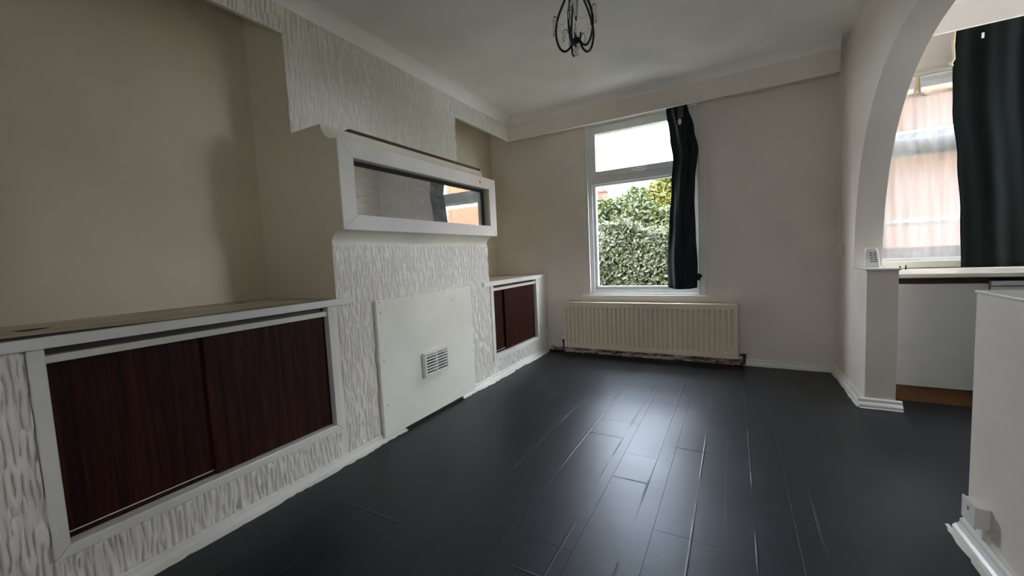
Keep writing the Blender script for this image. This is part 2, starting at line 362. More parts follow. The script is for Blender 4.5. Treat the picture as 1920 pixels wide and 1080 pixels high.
# coving: concave strip, mitred at the corner
def cove_ring(x, y, dirx, diry, s=0.088, nseg=7):
    pts = []
    for k in range(nseg + 1):
        a = k / nseg * PI / 2
        t = s * (1 - math.sin(a)); z = ZC - s * (1 - (1 - math.cos(a)))
        pts.append((t, ZC - s * math.cos(a)))
    # curve from (0, ZC-s) to (s, ZC), concave
    pts = [(s * (1 - math.cos(k / nseg * PI / 2)), ZC - s + s * math.sin(k / nseg * PI / 2)) for k in range(nseg + 1)]
    return [(x + dirx * t, y + diry * t, z) for t, z in pts] + [(x + dirx * 0, y + diry * 0, ZC)]
def sweep(name, rings, mat, label):
    bm = BM(); R = [[bm.verts.new(p) for p in r] for r in rings]; k = len(R[0])
    for a, b2 in zip(R, R[1:]):
        for i in range(k): bm.faces.new((a[i], a[(i+1) % k], b2[(i+1) % k], b2[i]))
    bm.faces.new(R[0][::-1]); bm.faces.new(R[-1])
    return struct(obj(name, bm, mat), label, 'coving')
sweep('trim_1', [cove_ring(XU, -0.35, 1, 0), cove_ring(XU, YB, 1, -1)], 'ceiling', 'white concave coving above the textured chimney wall')
sweep('trim_2', [cove_ring(XU, YB, 1, -1), cove_ring(0.708, YB, 0, -1)], 'ceiling', 'white concave coving along the window bulkhead')
sweep('trim_3', [cove_ring(XR2, 3.69, 0, -1), cove_ring(3.05, 3.69, 0, -1)], 'ceiling', 'white concave coving along the kitchen bulkhead')

# arch wall
arch = [(3.722, 0.915), (3.712, 1.10), (3.69, 1.28), (3.65, 1.45), (3.585, 1.63), (3.49, 1.79), (3.38, 1.92), (3.24, 2.035), (3.09, 2.115), (2.93, 2.168), (2.76, 2.197), (2.58, 2.205)]
# smooth the hand-read curve with Catmull-Rom
def crom(P, sub=4):
    out = []
    for i in range(len(P) - 1):
        p0, p1, p2, p3 = P[max(i-1, 0)], P[i], P[i+1], P[min(i+2, len(P)-1)]
        for k in range(sub):
            t = k / sub
            out.append(tuple(0.5*((2*b_)+(-a_+c_)*t+(2*a_-5*b_+4*c_-d_)*t*t+(-a_+3*b_-3*c_+d_)*t**3) for a_, b_, c_, d_ in zip(p0, p1, p2, p3)))
    out.append(P[-1]); return out
arch = crom(arch); ym = 2.58
full = arch + [(2 * ym - y, z) for y, z in arch[-2::-1]]
bm = BM()
def col(ya, yb, z0a, z0b, z1):          # one vertical slice of the wall, between two sides of the curve
    prism(bm, [(ya, z0a), (yb, z0b), (yb, z1), (ya, z1)], 'x', XR, XR2)
bx(bm, XR, XR2, 3.722, YD, 0, ZC); bx(bm, XR, XR2, 3.385, 3.722, 0, 0.905)
yl = 2 * ym - 3.722
bx(bm, XR, XR2, YN, yl, 0, ZC); bx(bm, XR, XR2, yl, 2.035, 0, 0.895)
for (ya, za), (yb, zb) in zip(full, full[1:]): col(ya, yb, za, zb, ZC)
bmesh.ops.remove_doubles(bm, verts=bm.verts[:], dist=1e-5)
struct(obj('wall_right', bm, 'white'), 'white plastered wall with a wide arched opening to the kitchen', 'wall')
struct(box('trim_4', 'gloss', XR - 0.010, XR2 + 0.012, 3.372, 3.72, 0.905, 0.918, bevel=0.004), 'white ledge capping the stub wall under the arch', 'ledge')
struct(box('trim_5', 'gloss', XR - 0.004, XR2 + 0.012, 1.45, 2.042, 0.895, 0.906, bevel=0.003), 'white ledge capping the low kitchen divider wall', 'ledge')

# floor: sub-floor and vinyl planks
fl = struct(box('floor', 'dark', -2.75, 3.25, YN - 0.15, YD + 0.22, -0.15, -0.004), 'black vinyl plank floor', 'floor')
PW, PL = 0.2450, 1.22
bm = BM(); bx(bm, 0.0002, PW - 0.0002, 0.0002, PL - 0.0002, -0.004, 0.0)
plank = obj('plank', bm, 'vinyl', None, 0.0006); first = True
row = 0; x = -0.041 - 9 * PW
while x < 3.05:
    y = YN - [0.0, 0.45, 0.85, 0.2, 0.65][row % 5]
    while y < YD:
        if x + PW > XF:
            p = plank if first else plank.copy()
            if not first: COL.objects.link(p)
            first = False; p.parent = fl; p.location = (x, y, 0)
        y += PL
    x += PW; row += 1

# ------------------------------------------------------------------ skirtings
def ragged(bm, pts, z0=0.0002, z1=0.004, w=0.018, nrm=(1, 0), seed=1):
    """thin brushed-over paint edge lying on the floor in front of a skirting"""
    rd = random.Random(seed); a0, a1 = Vector(pts[0]), Vector(pts[1]); n = max(6, int((a1 - a0).length / 0.022)); T = []; B = []; v = 0.5
    for i in range(n + 1):
        p = a0.lerp(a1, i / n); v = min(1, max(0.15, v + rd.uniform(-0.35, 0.35))); q = p + Vector(nrm) * w * v
        T.append((bm.verts.new((p.x, p.y, z1)), bm.verts.new((q.x, q.y, z1 * 0.6)), bm.verts.new((q.x, q.y, z0)), bm.verts.new((p.x, p.y, z0))))
    for a, b2 in zip(T, T[1:]):
        for k in range(4): bm.faces.new((a[k], a[(k+1) % 4], b2[(k+1) % 4], b2[k]))
    bm.faces.new(T[0]); bm.faces.new(T[-1][::-1])
def skirt_prof(h, d): return [(0, 0), (d, 0), (d, h * 0.35), (d * 0.8, h * 0.5), (d * 0.55, h * 0.62), (d * 0.5, h * 0.9), (d * 0.3, h), (0, h)]
bm = BM(); prism(bm, [(XF + a, z) for a, z in skirt_prof(0.040, 0.032)], 'y', -0.35, 1.86)
ragged(bm, [(XF + 0.032, -0.35), (XF + 0.032, 1.87)], w=0.03, seed=2)
struct(obj('baseboard_left', bm, 'gloss'), 'low white beading with ragged paint edge under the wide cabinet', 'skirting')
bm = BM(); prism(bm, [(XF + a, z) for a, z in skirt_prof(0.045, 0.040)], 'y', 2.49, YD)
ragged(bm, [(XF + 0.040, 2.49), (XF + 0.040, YD - 0.1)], w=0.03, seed=3)
struct(obj('baseboard_corner', bm, 'gloss'), 'low white skirting running from the fireplace board to the window wall', 'skirting')
bm = BM(); prism(bm, [(YD - a, z) for a, z in skirt_prof(0.058, 0.03)], 'x', 0.09, XR)
ragged(bm, [(0.09, YD - 0.03), (XR - 0.03, YD - 0.03)], nrm=(0, -1), w=0.012, seed=4)
struct(obj('baseboard_back', bm, 'gloss'), 'short white skirting between radiator and arch wall', 'skirting')
bm = BM()
nx = 90; rd = random.Random(9); ring = []
for i in range(nx + 1):
    xx = -1.87 + (0.09 + 1.87) * i / nx; d = 0.03 + rd.uniform(-0.012, 0.012); h = 0.062 + rd.uniform(-0.012, 0.012)
    ring.append([bm.verts.new(p) for p in ((xx, YD, 0), (xx, YD - d, 0), (xx, YD - d * rd.uniform(0.75, 1), h * 0.4), (xx, YD - 0.012 * rd.uniform(0.5, 1.2), h), (xx, YD, h))])
for a, b2 in zip(ring, ring[1:]):
    for k in range(5): bm.faces.new((a[k], a[(k+1) % 5], b2[(k+1) % 5], b2[k]))
bm.faces.new(ring[0]); bm.faces.new(ring[-1][::-1])
struct(obj('baseboard_stripped', bm, 'dirty'), 'stripped dirty strip of plaster under the radiator', 'skirting')
bm = BM(); prism(bm, [(XR - a, z) for a, z in skirt_prof(0.060, 0.035)], 'y', 3.385, YD); prism(bm, [(3.385 - a, z) for a, z in skirt_prof(0.060, 0.035)], 'x', XR - 0.035, XR2 + 0.03)
ragged(bm, [(XR - 0.035, 3.36), (XR - 0.035, YD - 0.03)], nrm=(-1, 0), w=0.012, seed=5); ragged(bm, [(XR - 0.03, 3.35), (XR2 + 0.03, 3.35)], nrm=(0, -1), w=0.014, seed=6)
struct(obj('baseboard_stub', bm, 'gloss'), 'white skirting wrapped round the stub wall under the arch', 'skirting')
bm = BM(); prism(bm, [(XR - a, z) for a, z in skirt_prof(0.055, 0.04)], 'y', YN, 2.035)
ragged(bm, [(XR - 0.04, 0.3), (XR - 0.04, 2.06)], nrm=(-1, 0), w=0.02, seed=7)
struct(obj('baseboard_divider', bm, 'gloss'), 'white skirting along the low kitchen divider wall', 'skirting')

# ------------------------------------------------------------------ mirror box on the chimney breast
def mitre_bar(y0, y1, z0, z1, w, side, xa, xb, wt=None):
    """one mitred bar of a frame in the yz plane; w=(left,right,bottom,top)"""
    l, r, bo, t = w
    Q = {'left': [(y0, z0), (y0 + l, z0 + bo), (y0 + l, z1 - t), (y0, z1)], 'right': [(y1, z0), (y1, z1), (y1 - r, z1 - t), (y1 - r, z0 + bo)],
         'bottom': [(y0, z0), (y1, z0), (y1 - r, z0 + bo), (y0 + l, z0 + bo)], 'top': [(y0, z1), (y0 + l, z1 - t), (y1 - r, z1 - t), (y1, z1)]}[side]
    return prism(BM(), Q, 'x', xa, xb)
mc = tag(empty('mirror_cabinet', (-1.822, 2.22, 1.297)), 'long white box frame on chimney breast holding a smeared mirror', 'mirror')
XM = -1.811
for s in ('left', 'right', 'bottom', 'top'):
    part('frame_bar', mitre_bar(Y1 - 0.002, Y2 + 0.01, 1.290, 1.772, (0.096, 0.10, 0.085, 0.090), s, -1.822, XM + 0.0), 'gloss', mc, 0.003)
W0, W1, H0, H1 = 1.5325, 2.9095, 1.3755, 1.6815
bpart('track', 'dark', mc, -1.8795, -1.866, W0, W1, H1 - 0.022, H1)
bpart('track', 'dark', mc, -1.8795, -1.866, W1 - 0.032, W1, H0, H1 - 0.022)
bpart('track', 'dark', mc, -1.8795, -1.870, W0, W0 + 0.012, H0, H1 - 0.022)
yy = [W0 + 0.012, 2.016, 2.452, W1 - 0.032]
for k in range(3):
    bpart('mirror_panel', 'mirror', mc, -1.8795, -1.8735, yy[k] + 0.0016, yy[k+1] - 0.0016, H0, H1 - 0.023)
bm = BM(); prism(bm, [(2.768, 1.722), (2.779, 1.709), (2.790, 1.724), (2.780, 1.741)], 'x', XM - 0.001, XM + 0.0012)
tag(part('paint_chip', bm, 'rust', mc), 'small diamond shaped chip of bare wood')
tag(box('ledge_strip', 'darkwood', -2.03, -1.934, 1.625, Y2 - 0.02, 1.865, 1.882, bevel=0.001), 'thin dark brown strip lying on the ledge above the mirror', 'board')  # thin dark strip along the front of the ledge

# ------------------------------------------------------------------ fireplace board and vent
fb = tag(empty('fireplace_board', (-1.89, 2.17, 0.02)), 'pale painted square board screwed over the fireplace opening', 'board')
part('panel', bx(BM(), -1.899, -1.885, 1.680, 2.668, 0.022, 0.878), 'board', fb, 0.002)
bpart('batten', 'board', fb, XF + 0.001, -1.899, 1.686, 1.73, 0.052, 0.870)
bpart('batten', 'board', fb, XF + 0.001, -1.899, 2.62, 2.662, 0.056, 0.870)
bpart('batten', 'board', fb, XF + 0.001, -1.899, 1.73, 2.62, 0.83, 0.870)
for (y, z) in ((1.705, 0.865), (1.99, 0.862), (2.32, 0.862), (2.615, 0.858), (1.71, 0.80), (1.71, 0.50), (1.715, 0.22), (2.64, 0.60), (2.645, 0.35), (2.5, 0.06)):
    part('screw', prism(BM(), [(y + 0.0035*math.cos(a), z + 0.0035*math.sin(a)) for a in [k*PI/4 for k in range(8)]], 'x', -1.886, -1.8842), 'dark', fb)
bm = BM(); tube(bm, [(-1.8848, 2.42 + 0.032*math.cos(a), 0.808 + 0.026*math.sin(a)) for a in [k*PI/12 for k in range(25)]], 0.0022, 5, False)
tube(bm, [(-1.8848, 2.405 + 0.004*k, 0.80 + 0.012*math.sin(k*1.1)) for k in range(9)], 0.002, 5)
part('stamped_mark', bm, 'board', fb)
vt = tag(empty('air_vent', (-1.885, 2.17, 0.30)), 'white plastic louvred air vent on the fireplace board', 'air vent')
va, vb, vc, vd = 2.045, 2.295, 0.300, 0.468
x0, x1 = -1.885, -1.853
bpart('housing', 'plastic', vt, x0, x1, va, va + 0.012, vc, vd); bpart('housing', 'plastic', vt, x0, x1, vb - 0.012, vb, vc, vd)
bpart('housing', 'plastic', vt, x0, x1, va + 0.012, vb - 0.012, vc, vc + 0.014); bpart('housing', 'plastic', vt, x0, x1, va + 0.012, vb - 0.012, vd - 0.014, vd)
bpart('back_plate', 'dark', vt, x0, x0 + 0.004, va + 0.012, vb - 0.012, vc + 0.014, vd - 0.014)
bpart('mullion', 'plastic', vt, x0 + 0.004, x1 - 0.001, 2.164, 2.172, vc + 0.014, vd - 0.014)
for c in ((va + 0.012, 2.164), (2.172, vb - 0.012)):
    for k in range(7):
        z = vc + 0.018 + k * 0.0205
        part('slat', prism(BM(), [(x1 - 0.011, z), (x1 - 0.001, z - 0.003), (x1 - 0.001, z + 0.006), (x1 - 0.011, z + 0.007)], 'y', c[0], c[1]), 'plastic', vt)
for y, z in ((va - 0.004, vc + 0.02), (va - 0.004, vd - 0.02)):
    bpart('lug', 'plastic', vt, x0, x0 + 0.004, y - 0.006, y + 0.004, z - 0.008, z + 0.008)

# ------------------------------------------------------------------ alcove cabinets and shelves
def cabinet(name, label, y0, y1, fo, ztop, ymid, overlap, front_right, wl, track=True):
    """y0..y1 front panel; fo=(outer y0,y1,z0) of the moulding frame"""
    r = tag(empty(name, (XF, (y0 + y1) / 2, 0)), label, 'cabinet')
    oy0, oy1, oz0 = fo
    bm = BM()
    if oy0 > y0: bx(bm, XF - 0.02, XF, y0, oy0, 0.0, ztop)
    if oy1 < y1: bx(bm, XF - 0.02, XF, oy1, y1, 0.0, ztop)
    bx(bm, XF - 0.02, XF, oy0, oy1, 0.0, oz0)
    fp = part('front_panel', bm, 'paper', r)
    bm = BM()
    if oy0 > y0: relief(bm, XF, y0, oy0, 0.03, ztop, off=31)
    if oy1 < y1 - 0.1: relief(bm, XF, oy1, y1, 0.03, ztop, off=32)
    relief(bm, XF, max(y0, oy0), oy1, 0.03, oz0, off=33)
    me = obj('wallpaper', bm, 'paper', fp, fix=False)
    zt = ztop - 0.024; xa, xb = -1.985, -1.902; w = wl
    # stiles run up to the shelf, the head rail sits a finger lower
    part('frame_stile', prism(BM(), [(oy0, oz0), (oy0 + w, oz0 + w), (oy0 + w, ztop), (oy0, ztop)], 'x', xa, xb), 'gloss', r, 0.004)
    part('frame_stile', prism(BM(), [(oy1, oz0), (oy1, ztop), (oy1 - w, ztop), (oy1 - w, oz0 + w)], 'x', xa, xb), 'gloss', r, 0.004)
    part('frame_sill', prism(BM(), [(oy0, oz0), (oy1, oz0), (oy1 - w, oz0 + w), (oy0 + w, oz0 + w)], 'x', xa, xb), 'gloss', r, 0.004)
    bpart('frame_head', 'gloss_old', r, xa, -1.912, oy0 + w, oy1 - w, zt - 0.026, zt, 0.003)
    bpart('head_strip', 'darkwood', r, xa, -1.945, oy0 + w, oy1 - w, zt, ztop)
    i0, i1, b0, b1 = oy0 + w, oy1 - w, oz0 + w, zt - 0.026
    bpart('back', 'dark', r, -2.05, -2.03, i0 - 0.05, i1 + 0.05, b0 - 0.05, b1 + 0.02)
    fr = (-1.952, -1.938); bk = (-1.972, -1.958)
    A, B = (bk, fr) if front_right else (fr, bk)
    bpart('door', 'mahog', r, A[0], A[1], i0 + 0.001, ymid + overlap, b0 + 0.022, b1, 0.001)
    bpart('door', 'mahog', r, B[0], B[1], ymid, i1 - 0.001, b0 + 0.004 , b1, 0.001)
    bpart('track', 'mahog', r, -1.985, -1.954, i0, i1, b0, b0 + 0.018) if front_right else bpart('track', 'mahog', r, -1.956, -1.925, i0, i1, b0, b0 + 0.02)
    if track: bpart('track_lip', 'gloss', r, -1.957, -1.9545, i0, ymid, b0 + 0.018, b0 + 0.0215)
    return r
ZT = 0.882
wide = cabinet('alcove_cabinet', 'wide low cabinet with two dark mahogany sliding doors in the larger alcove', -0.35, Y1, (0.322, 1.404, 0.193), ZT, 0.800, 0.03, True, 0.038)
slim = cabinet('alcove_cabinet', 'narrow low cabinet with two reddish mahogany sliding doors beside the window wall', Y2, YD, (Y2 + 0.002, 3.985, 0.165), 0.852, 3.300, -0.002, True, 0.045)
# plaster repairs on the wide cabinet's paper
for (y, z, sy, sz, sh, sd) in ((1.075, 0.105, 0.05, 0.028, 0.4, 1), (0.955, 0.085, 0.06, 0.024, 0.2, 2), (0.86, 0.075, 0.02, 0.03, 0.0, 3)):
    rd = random.Random(sd); pts = []
    for k in range(11):
        a = 2 * PI * k / 11; rr_ = rd.uniform(0.7, 1.1); pts.append((y + sy * 0.5 * math.cos(a) * rr_, z + sz * math.sin(a) * rr_ + sh * sy * 0.5 * math.cos(a)))
    part('filler_patch', prism(BM(), pts, 'x', XF - 0.001, XF + 0.0066), 'chalk', wide)
sh = tag(empty('alcove_shelf', (-2.2, 0.6, ZT)), 'long stained shelf with white lipping on top of the wide cabinet', 'shelf')
bpart('shelf_top', 'shelf', sh, XA, -1.934, -0.35, Y1, ZT + 0.003, 0.917)
part('lipping', bx(BM(), -1.927, -1.893, -0.35, 1.525, ZT + 0.0005, 0.918), 'gloss', sh, 0.003)
bpart('gap_shade', 'dark', sh, -1.934, -1.927, -0.35, Y1, ZT + 0.003, 0.893)  # dark strip stands in for the shade inside the gap
rd = random.Random(4)
for (yc, xc, ry, rx) in ((0.405, -2.27, 0.05, 0.045), (1.20, -2.42, 0.02, 0.02)):
    pts = [(xc + rx * math.cos(2*PI*k/12) * rd.uniform(0.6, 1.1), yc + ry * math.sin(2*PI*k/12) * rd.uniform(0.6, 1.1)) for k in range(12)]
    part('burn_mark', prism(BM(), pts, 'z', 0.9165, 0.9176), 'dark', sh)
part('dark_edge', prism(BM(), [(-1.9345, -0.35), (-1.9345, Y1), (-1.952, Y1), (-1.958, 0.70), (-1.99, 0.58), (-2.03, 0.42), (-2.05, 0.30), (-2.04, -0.35)], 'z', 0.9165, 0.9175), 'dark', sh)  # flat dark strip behind the lipping, wider towards the near end
s2 = tag(empty('alcove_shelf', (-2.2, 3.6, 0.852)), 'short white edged shelf on top of the narrow cabinet by the window wall', 'shelf')
bpart('shelf_top', 'shelf', s2, XA, -1.934, Y2, YD, 0.855, 0.892)
part('lipping', bx(BM(), -1.927, -1.893, 2.885, 4.19, 0.8525, 0.893), 'gloss', s2, 0.003)
bpart('gap_shade', 'dark', s2, -1.934, -1.927, Y2, 4.19, 0.855, 0.875)

# ------------------------------------------------------------------ windows
def ring_frame(bm, x0, x1, z0, z1, ya, yb, w, wb=None, wt=None):
    wb = wb or w; wt = wt or w
    bx(bm, x0, x0 + w, ya, yb, z0, z1); bx(bm, x1 - w, x1, ya, yb, z0, z1); bx(bm, x0 + w, x1 - w, ya, yb, z0, z0 + wb); bx(bm, x0 + w, x1 - w, ya, yb, z1 - wt, z1)
    return bm
w1 = struct(empty('window_1', (-0.84, YD, 0.65)), 'tall white window with a fanlight above a large pane', 'window')
part('window_frame', ring_frame(BM(), -1.39, -0.29, 0.65, 2.46, 4.245, 4.33, 0.055, 0.05, 0.06), 'pvc', w1, 0.004)
part('window_bead', ring_frame(BM(), -1.39, -0.29, 0.655, 2.46, 4.215, 4.245, 0.014), 'gloss', w1, 0.002)
bpart('transom', 'pvc', w1, -1.335, -0.345, 4.245, 4.33, 1.835, 1.905, 0.004)
part('fanlight_sash', ring_frame(BM(), -1.335, -0.345, 1.905, 2.40, 4.238, 4.32, 0.05, 0.062, 0.045), 'pvc', w1, 0.004)
part('lower_bead', ring_frame(BM(), -1.335, -0.345, 0.70, 1.835, 4.262, 4.32, 0.032, 0.04, 0.02), 'pvc', w1, 0.004)
bpart('pane', 'glass', w1, -1.286, -0.394, 4.288, 4.294, 1.966, 2.356); bpart('pane', 'glass', w1, -1.304, -0.376, 4.288, 4.294, 0.739, 1.816)
part('handle', bx(bx(BM(), -0.90, -0.76, 4.214, 4.228, 1.925, 1.940), -0.86, -0.80, 4.226, 4.240, 1.918, 1.948), 'pvc', w1, 0.004)
part('window_sill', bx(BM(), -1.47, -0.215, 4.185, 4.245, 0.632, 0.652), 'gloss', w1, 0.004)
part('casing', bx(BM(), -1.462, -1.392, 4.216, YD, 0.652, 2.52), 'white', w1, 0.002); part('casing', bx(BM(), -0.288, -0.222, 4.216, YD, 0.652, 2.52), 'white', w1, 0.002)
w2 = struct(empty('window_2', (1.6, YD, 0.925)), 'white kitchen window behind a net curtain', 'window')
part('window_frame', ring_frame(BM(), 1.0, 2.25, 0.925, 2.322, 4.24, 4.33, 0.05, 0.065, 0.05), 'pvc', w2, 0.004)
bpart('transom', 'pvc', w2, 1.05, 2.2, 4.24, 4.33, 1.735, 1.81, 0.004)
part('fanlight_sash', ring_frame(BM(), 1.05, 2.2, 1.81, 2.272, 4.232, 4.32, 0.045), 'pvc', w2, 0.004)
bpart('pane', 'glass', w2, 1.05, 2.2, 4.288, 4.294, 0.99, 1.735); bpart('pane', 'glass', w2, 1.094, 2.156, 4.288, 4.294, 1.854, 2.228)
bpart('handle', 'plastic', w2, 1.16, 1.27, 4.208, 4.224, 1.765, 1.780); bpart('handle', 'plastic', w2, 1.34, 1.43, 4.208, 4.224, 1.762, 1.79)
bpart('head_casing', 'gloss_old', w2, 0.99, 2.26, 4.205, YD, 2.322, 2.352, 0.003)
bpart('window_sill', 'gloss_old', w2, 0.94, 2.3, 4.19, 4.24, 0.872, 0.926, 0.004)
w3 = struct(empty('added_window_side', (3.15, 3.42, 0.95)), 'unseen wide kitchen side window added for more light', 'window')  # out-of-view window, added to let more sky light in
bm = BM()
for ya, yb in ((DY0, DY0 + 0.06), (DY1 - 0.06, DY1), (3.51, 3.57)): bx(bm, 3.1, 3.17, ya, yb, DZ0, DZ1)
for za, zb in ((DZ0, DZ0 + 0.08), (DZ1 - 0.06, DZ1)): bx(bm, 3.1, 3.17, DY0 + 0.06, DY1 - 0.06, za, zb)
part('window_frame', bm, 'pvc', w3)
bpart('pane', 'glass', w3, 3.13, 3.136, DY0 + 0.06, 3.51, DZ0 + 0.08, DZ1 - 0.06); bpart('pane', 'glass', w3, 3.13, 3.136, 3.57, DY1 - 0.06, DZ0 + 0.08, DZ1 - 0.06)

w4 = struct(empty('added_window_rear', (-0.55, YN, 1.0)), 'small unseen window added for light behind the viewer', 'window')  # out-of-view window, added to lift the room's brightness
part('window_frame', ring_frame(BM(), -0.77, -0.33, 1.13, 1.73, YN - 0.11, YN - 0.04, 0.04), 'pvc', w4)
bpart('pane', 'glass', w4, -0.73, -0.37, YN - 0.08, YN - 0.074, 1.17, 1.69)

# ------------------------------------------------------------------ curtains
def interp(T, z):
    T = sorted(T)
    if z <= T[0][0]: return T[0][1]
    for (a, p), (b2, q) in zip(T, T[1:]):
        if z <= b2:
            t = (z - a) / (b2 - a); t = t * t * (3 - 2 * t); return p + (q - p) * t
    return T[-1][1]
def sheet(name, mat, L, Rr, z0, z1, y, fold, nu, nv, thick, parent=None, zlow=None):
    bm = BM(); G = []
    for j in range(nv + 1):
        v = j / nv; row = []
        for i in range(nu + 1):
            u = i / nu; zb = z0 + (zlow(u) if zlow else 0); z = zb + (z1 - zb) * v
            x = interp(L, z) + (interp(Rr, z) - interp(L, z)) * u
            row.append(bm.verts.new((x, y + fold(u, v, z), z)))
        G.append(row)
    for a, b2 in zip(G, G[1:]):
        for i in range(nu): bm.faces.new((a[i], a[i+1], b2[i+1], b2[i])).smooth = True
    ob = obj(name, bm, mat, parent)
    if thick:
        s = ob.modifiers.new('thickness', 'SOLIDIFY'); s.thickness = thick; s.offset = 0
    return ob
c1 = tag(empty('curtain', (-0.43, 4.12, 0.73)), 'narrow dark green curtain bunched at one side of the tall window', 'curtain')
Lf = [(0.72, -0.566), (0.94, -0.572), (1.35, -0.546), (1.72, -0.520), (1.95, -0.502), (2.15, -0.527), (2.43, -0.558), (2.52, -0.565)]
Rf = [(0.72, -0.306), (0.94, -0.300), (1.23, -0.313), (1.55, -0.322), (1.73, -0.314), (2.0, -0.284), (2.2, -0.318), (2.43, -0.374), (2.52, -0.38)]
def f1(u, v, z): return 0.018 * math.sin(u * PI * 3.4 + 0.6 + 0.8 * math.sin(z * 2)) + 0.004 * math.sin(u * PI * 9 + z * 3) + 0.006 * math.sin(z * 9 + u * 7) - 0.03 * math.sin(u * PI)
cs = sheet('cloth', 'greenblue', Lf, Rf, 0.735, 2.52, 4.125, f1, 44, 60, 0.004, None, lambda u: -0.014 * math.sin(u * PI))
cs.parent = c1; cs.matrix_parent_inverse = Matrix.Translation(c1.location).inverted()
bm = BM()
bmesh.ops.create_icosphere(bm, subdivisions=3, radius=1.0)
for v in bm.verts:
    k = 1 + 0.18 * math.sin(v.co.x * 7 + v.co.z * 4) + 0.12 * math.sin(v.co.y * 9 + v.co.z * 8); v.co = Vector((v.co.x * 0.055, v.co.y * 0.03, v.co.z * 0.034)) * k + Vector((-0.325, 4.085, 0.835))
for f in bm.faces: f.smooth = True
kn = part('knotted_corner', bm, 'greenblue', c1)
bm = BM(); bmesh.ops.create_icosphere(bm, subdivisions=2, radius=1.0)
for v in bm.verts: v.co = Vector((v.co.x * 0.016, v.co.y * 0.006, v.co.z * 0.030)) + Vector((-0.435, 4.074, 2.27))
tag(part('hook_tab', bm, 'plastic', c1), 'white plastic curtain hook')
bm = BM(); prism(bm, [(-0.452, 2.30), (-0.405, 2.30), (-0.398, 2.42), (-0.450, 2.42)], 'y', 4.070, 4.074)
part('faded_patch', bm, 'faded', c1)
c2 = tag(empty('curtain', (1.9, 4.08, 0.88)), 'wide dark green curtain hanging over the kitchen window', 'curtain')
Lg = [(0.87, 1.425), (1.26, 1.412), (1.64, 1.385), (2.0, 1.35), (2.30, 1.342), (2.5, 1.352)]
Rg = [(0.87, 2.45), (2.5, 2.42)]
def f2(u, v, z): return 0.010 * math.sin(u * 27 + 0.7 * math.sin(z * 1.7)) + 0.004 * math.sin(u * 61 + z) + 0.012 * (0.5 - v) * math.sin(u * 15)
cg = sheet('cloth', 'green', Lg, Rg, 0.878, 2.58, 4.07, f2, 110, 40, 0.004)
cg.parent = c2; cg.matrix_parent_inverse = Matrix.Translation(c2.location).inverted()
bm = BM(); tube(bm, [(1.345, 4.06, 2.52), (1.335, 4.055, 2.44), (1.342, 4.052, 2.33), (1.325, 4.05, 2.305), (1.338, 4.052, 2.285)], [0.006, 0.009, 0.007, 0.011, 0.004], 7)
part('torn_hem', bm, 'tab', c2)
for k in range(2): part('hook_tab', bx(BM(), 1.47 + k * 0.33, 1.482 + k * 0.33, 4.045, 4.051, 2.43, 2.465), 'plastic', c2)

def rail(label, x0, x1, y, z):
    r = tag(empty('curtain_rail', ((x0 + x1) / 2, y, z)), label, 'curtain rail')
    part('rail', tube(BM(), [(x0, y, z), (x1, y, z)], 0.008, 8), 'plastic', r)
    for k in range(3):
        xk = x0 + 0.08 + (x1 - x0 - 0.16) * k / 2
        part('bracket', bx(BM(), xk - 0.01, xk + 0.01, y, YD - 0.0005, z - 0.006, z + 0.006), 'plastic', r)
rail('white curtain rail hidden behind the pelmet over the tall window', -1.6, 0.2, 4.125, 2.528)
rail('white curtain rail hidden behind the kitchen pelmet', 1.2, 2.6, 4.07, 2.588)
nc = tag(empty('net_curtain', (1.45, 4.17, 0.96)), 'sheer white net curtain with tan tabs over the kitchen window', 'net curtain')
Ln = [(0.9, 1.01), (2.2, 1.01)]; Rn = [(0.9, 2.05), (2.2, 2.05)]
def f3(u, v, z): return 0.012 * math.sin(u * 40 + 1.2 * math.sin(z * 2.2)) * (0.4 + 0.6 * math.sin(u * 9) ** 2) + 0.006 * math.sin(u * 95 + z * 5)
ns = sheet('net', 'net', Ln, Rn, 0.955, 2.175, 4.165, f3, 150, 24, 0, None)
for v in ns.data.vertices:                 # droops between its tabs
    if v.co.z > 2.1: v.co.z -= 0.022 * abs(math.sin((v.co.x - 1.18) / 0.222 * PI))
ns.parent = nc; ns.matrix_parent_inverse = Matrix.Translation(nc.location).inverted()
hm = sheet('hem', 'net', Ln, Rn, 0.956, 1.035, 4.160, f3, 150, 2, 0, None); hm.parent = nc; hm.matrix_parent_inverse = Matrix.Translation(nc.location).inverted()
hm = sheet('heading', 'net', Ln, Rn, 2.145, 2.172, 4.160, f3, 150, 2, 0, None); hm.parent = nc; hm.matrix_parent_inverse = Matrix.Translation(nc.location).inverted()
for k in range(4):
    xk = 1.18 + k * 0.222
    part('tab', prism(BM(), [(xk - 0.016, 2.15), (xk + 0.004, 2.15), (xk + 0.016, 2.285), (xk - 0.004, 2.285)], 'y', 4.150, 4.154), 'tab', nc)
    part('tab', prism(BM(), [(xk + 0.016, 2.17), (xk + 0.032, 2.165), (xk + 0.020, 2.285), (xk + 0.004, 2.285)], 'y', 4.160, 4.164), 'tab', nc)
part('wire', tube(BM(), [(1.0, 4.157, 2.283), (2.2, 4.157, 2.283)], 0.004, 6), 'plastic', nc)

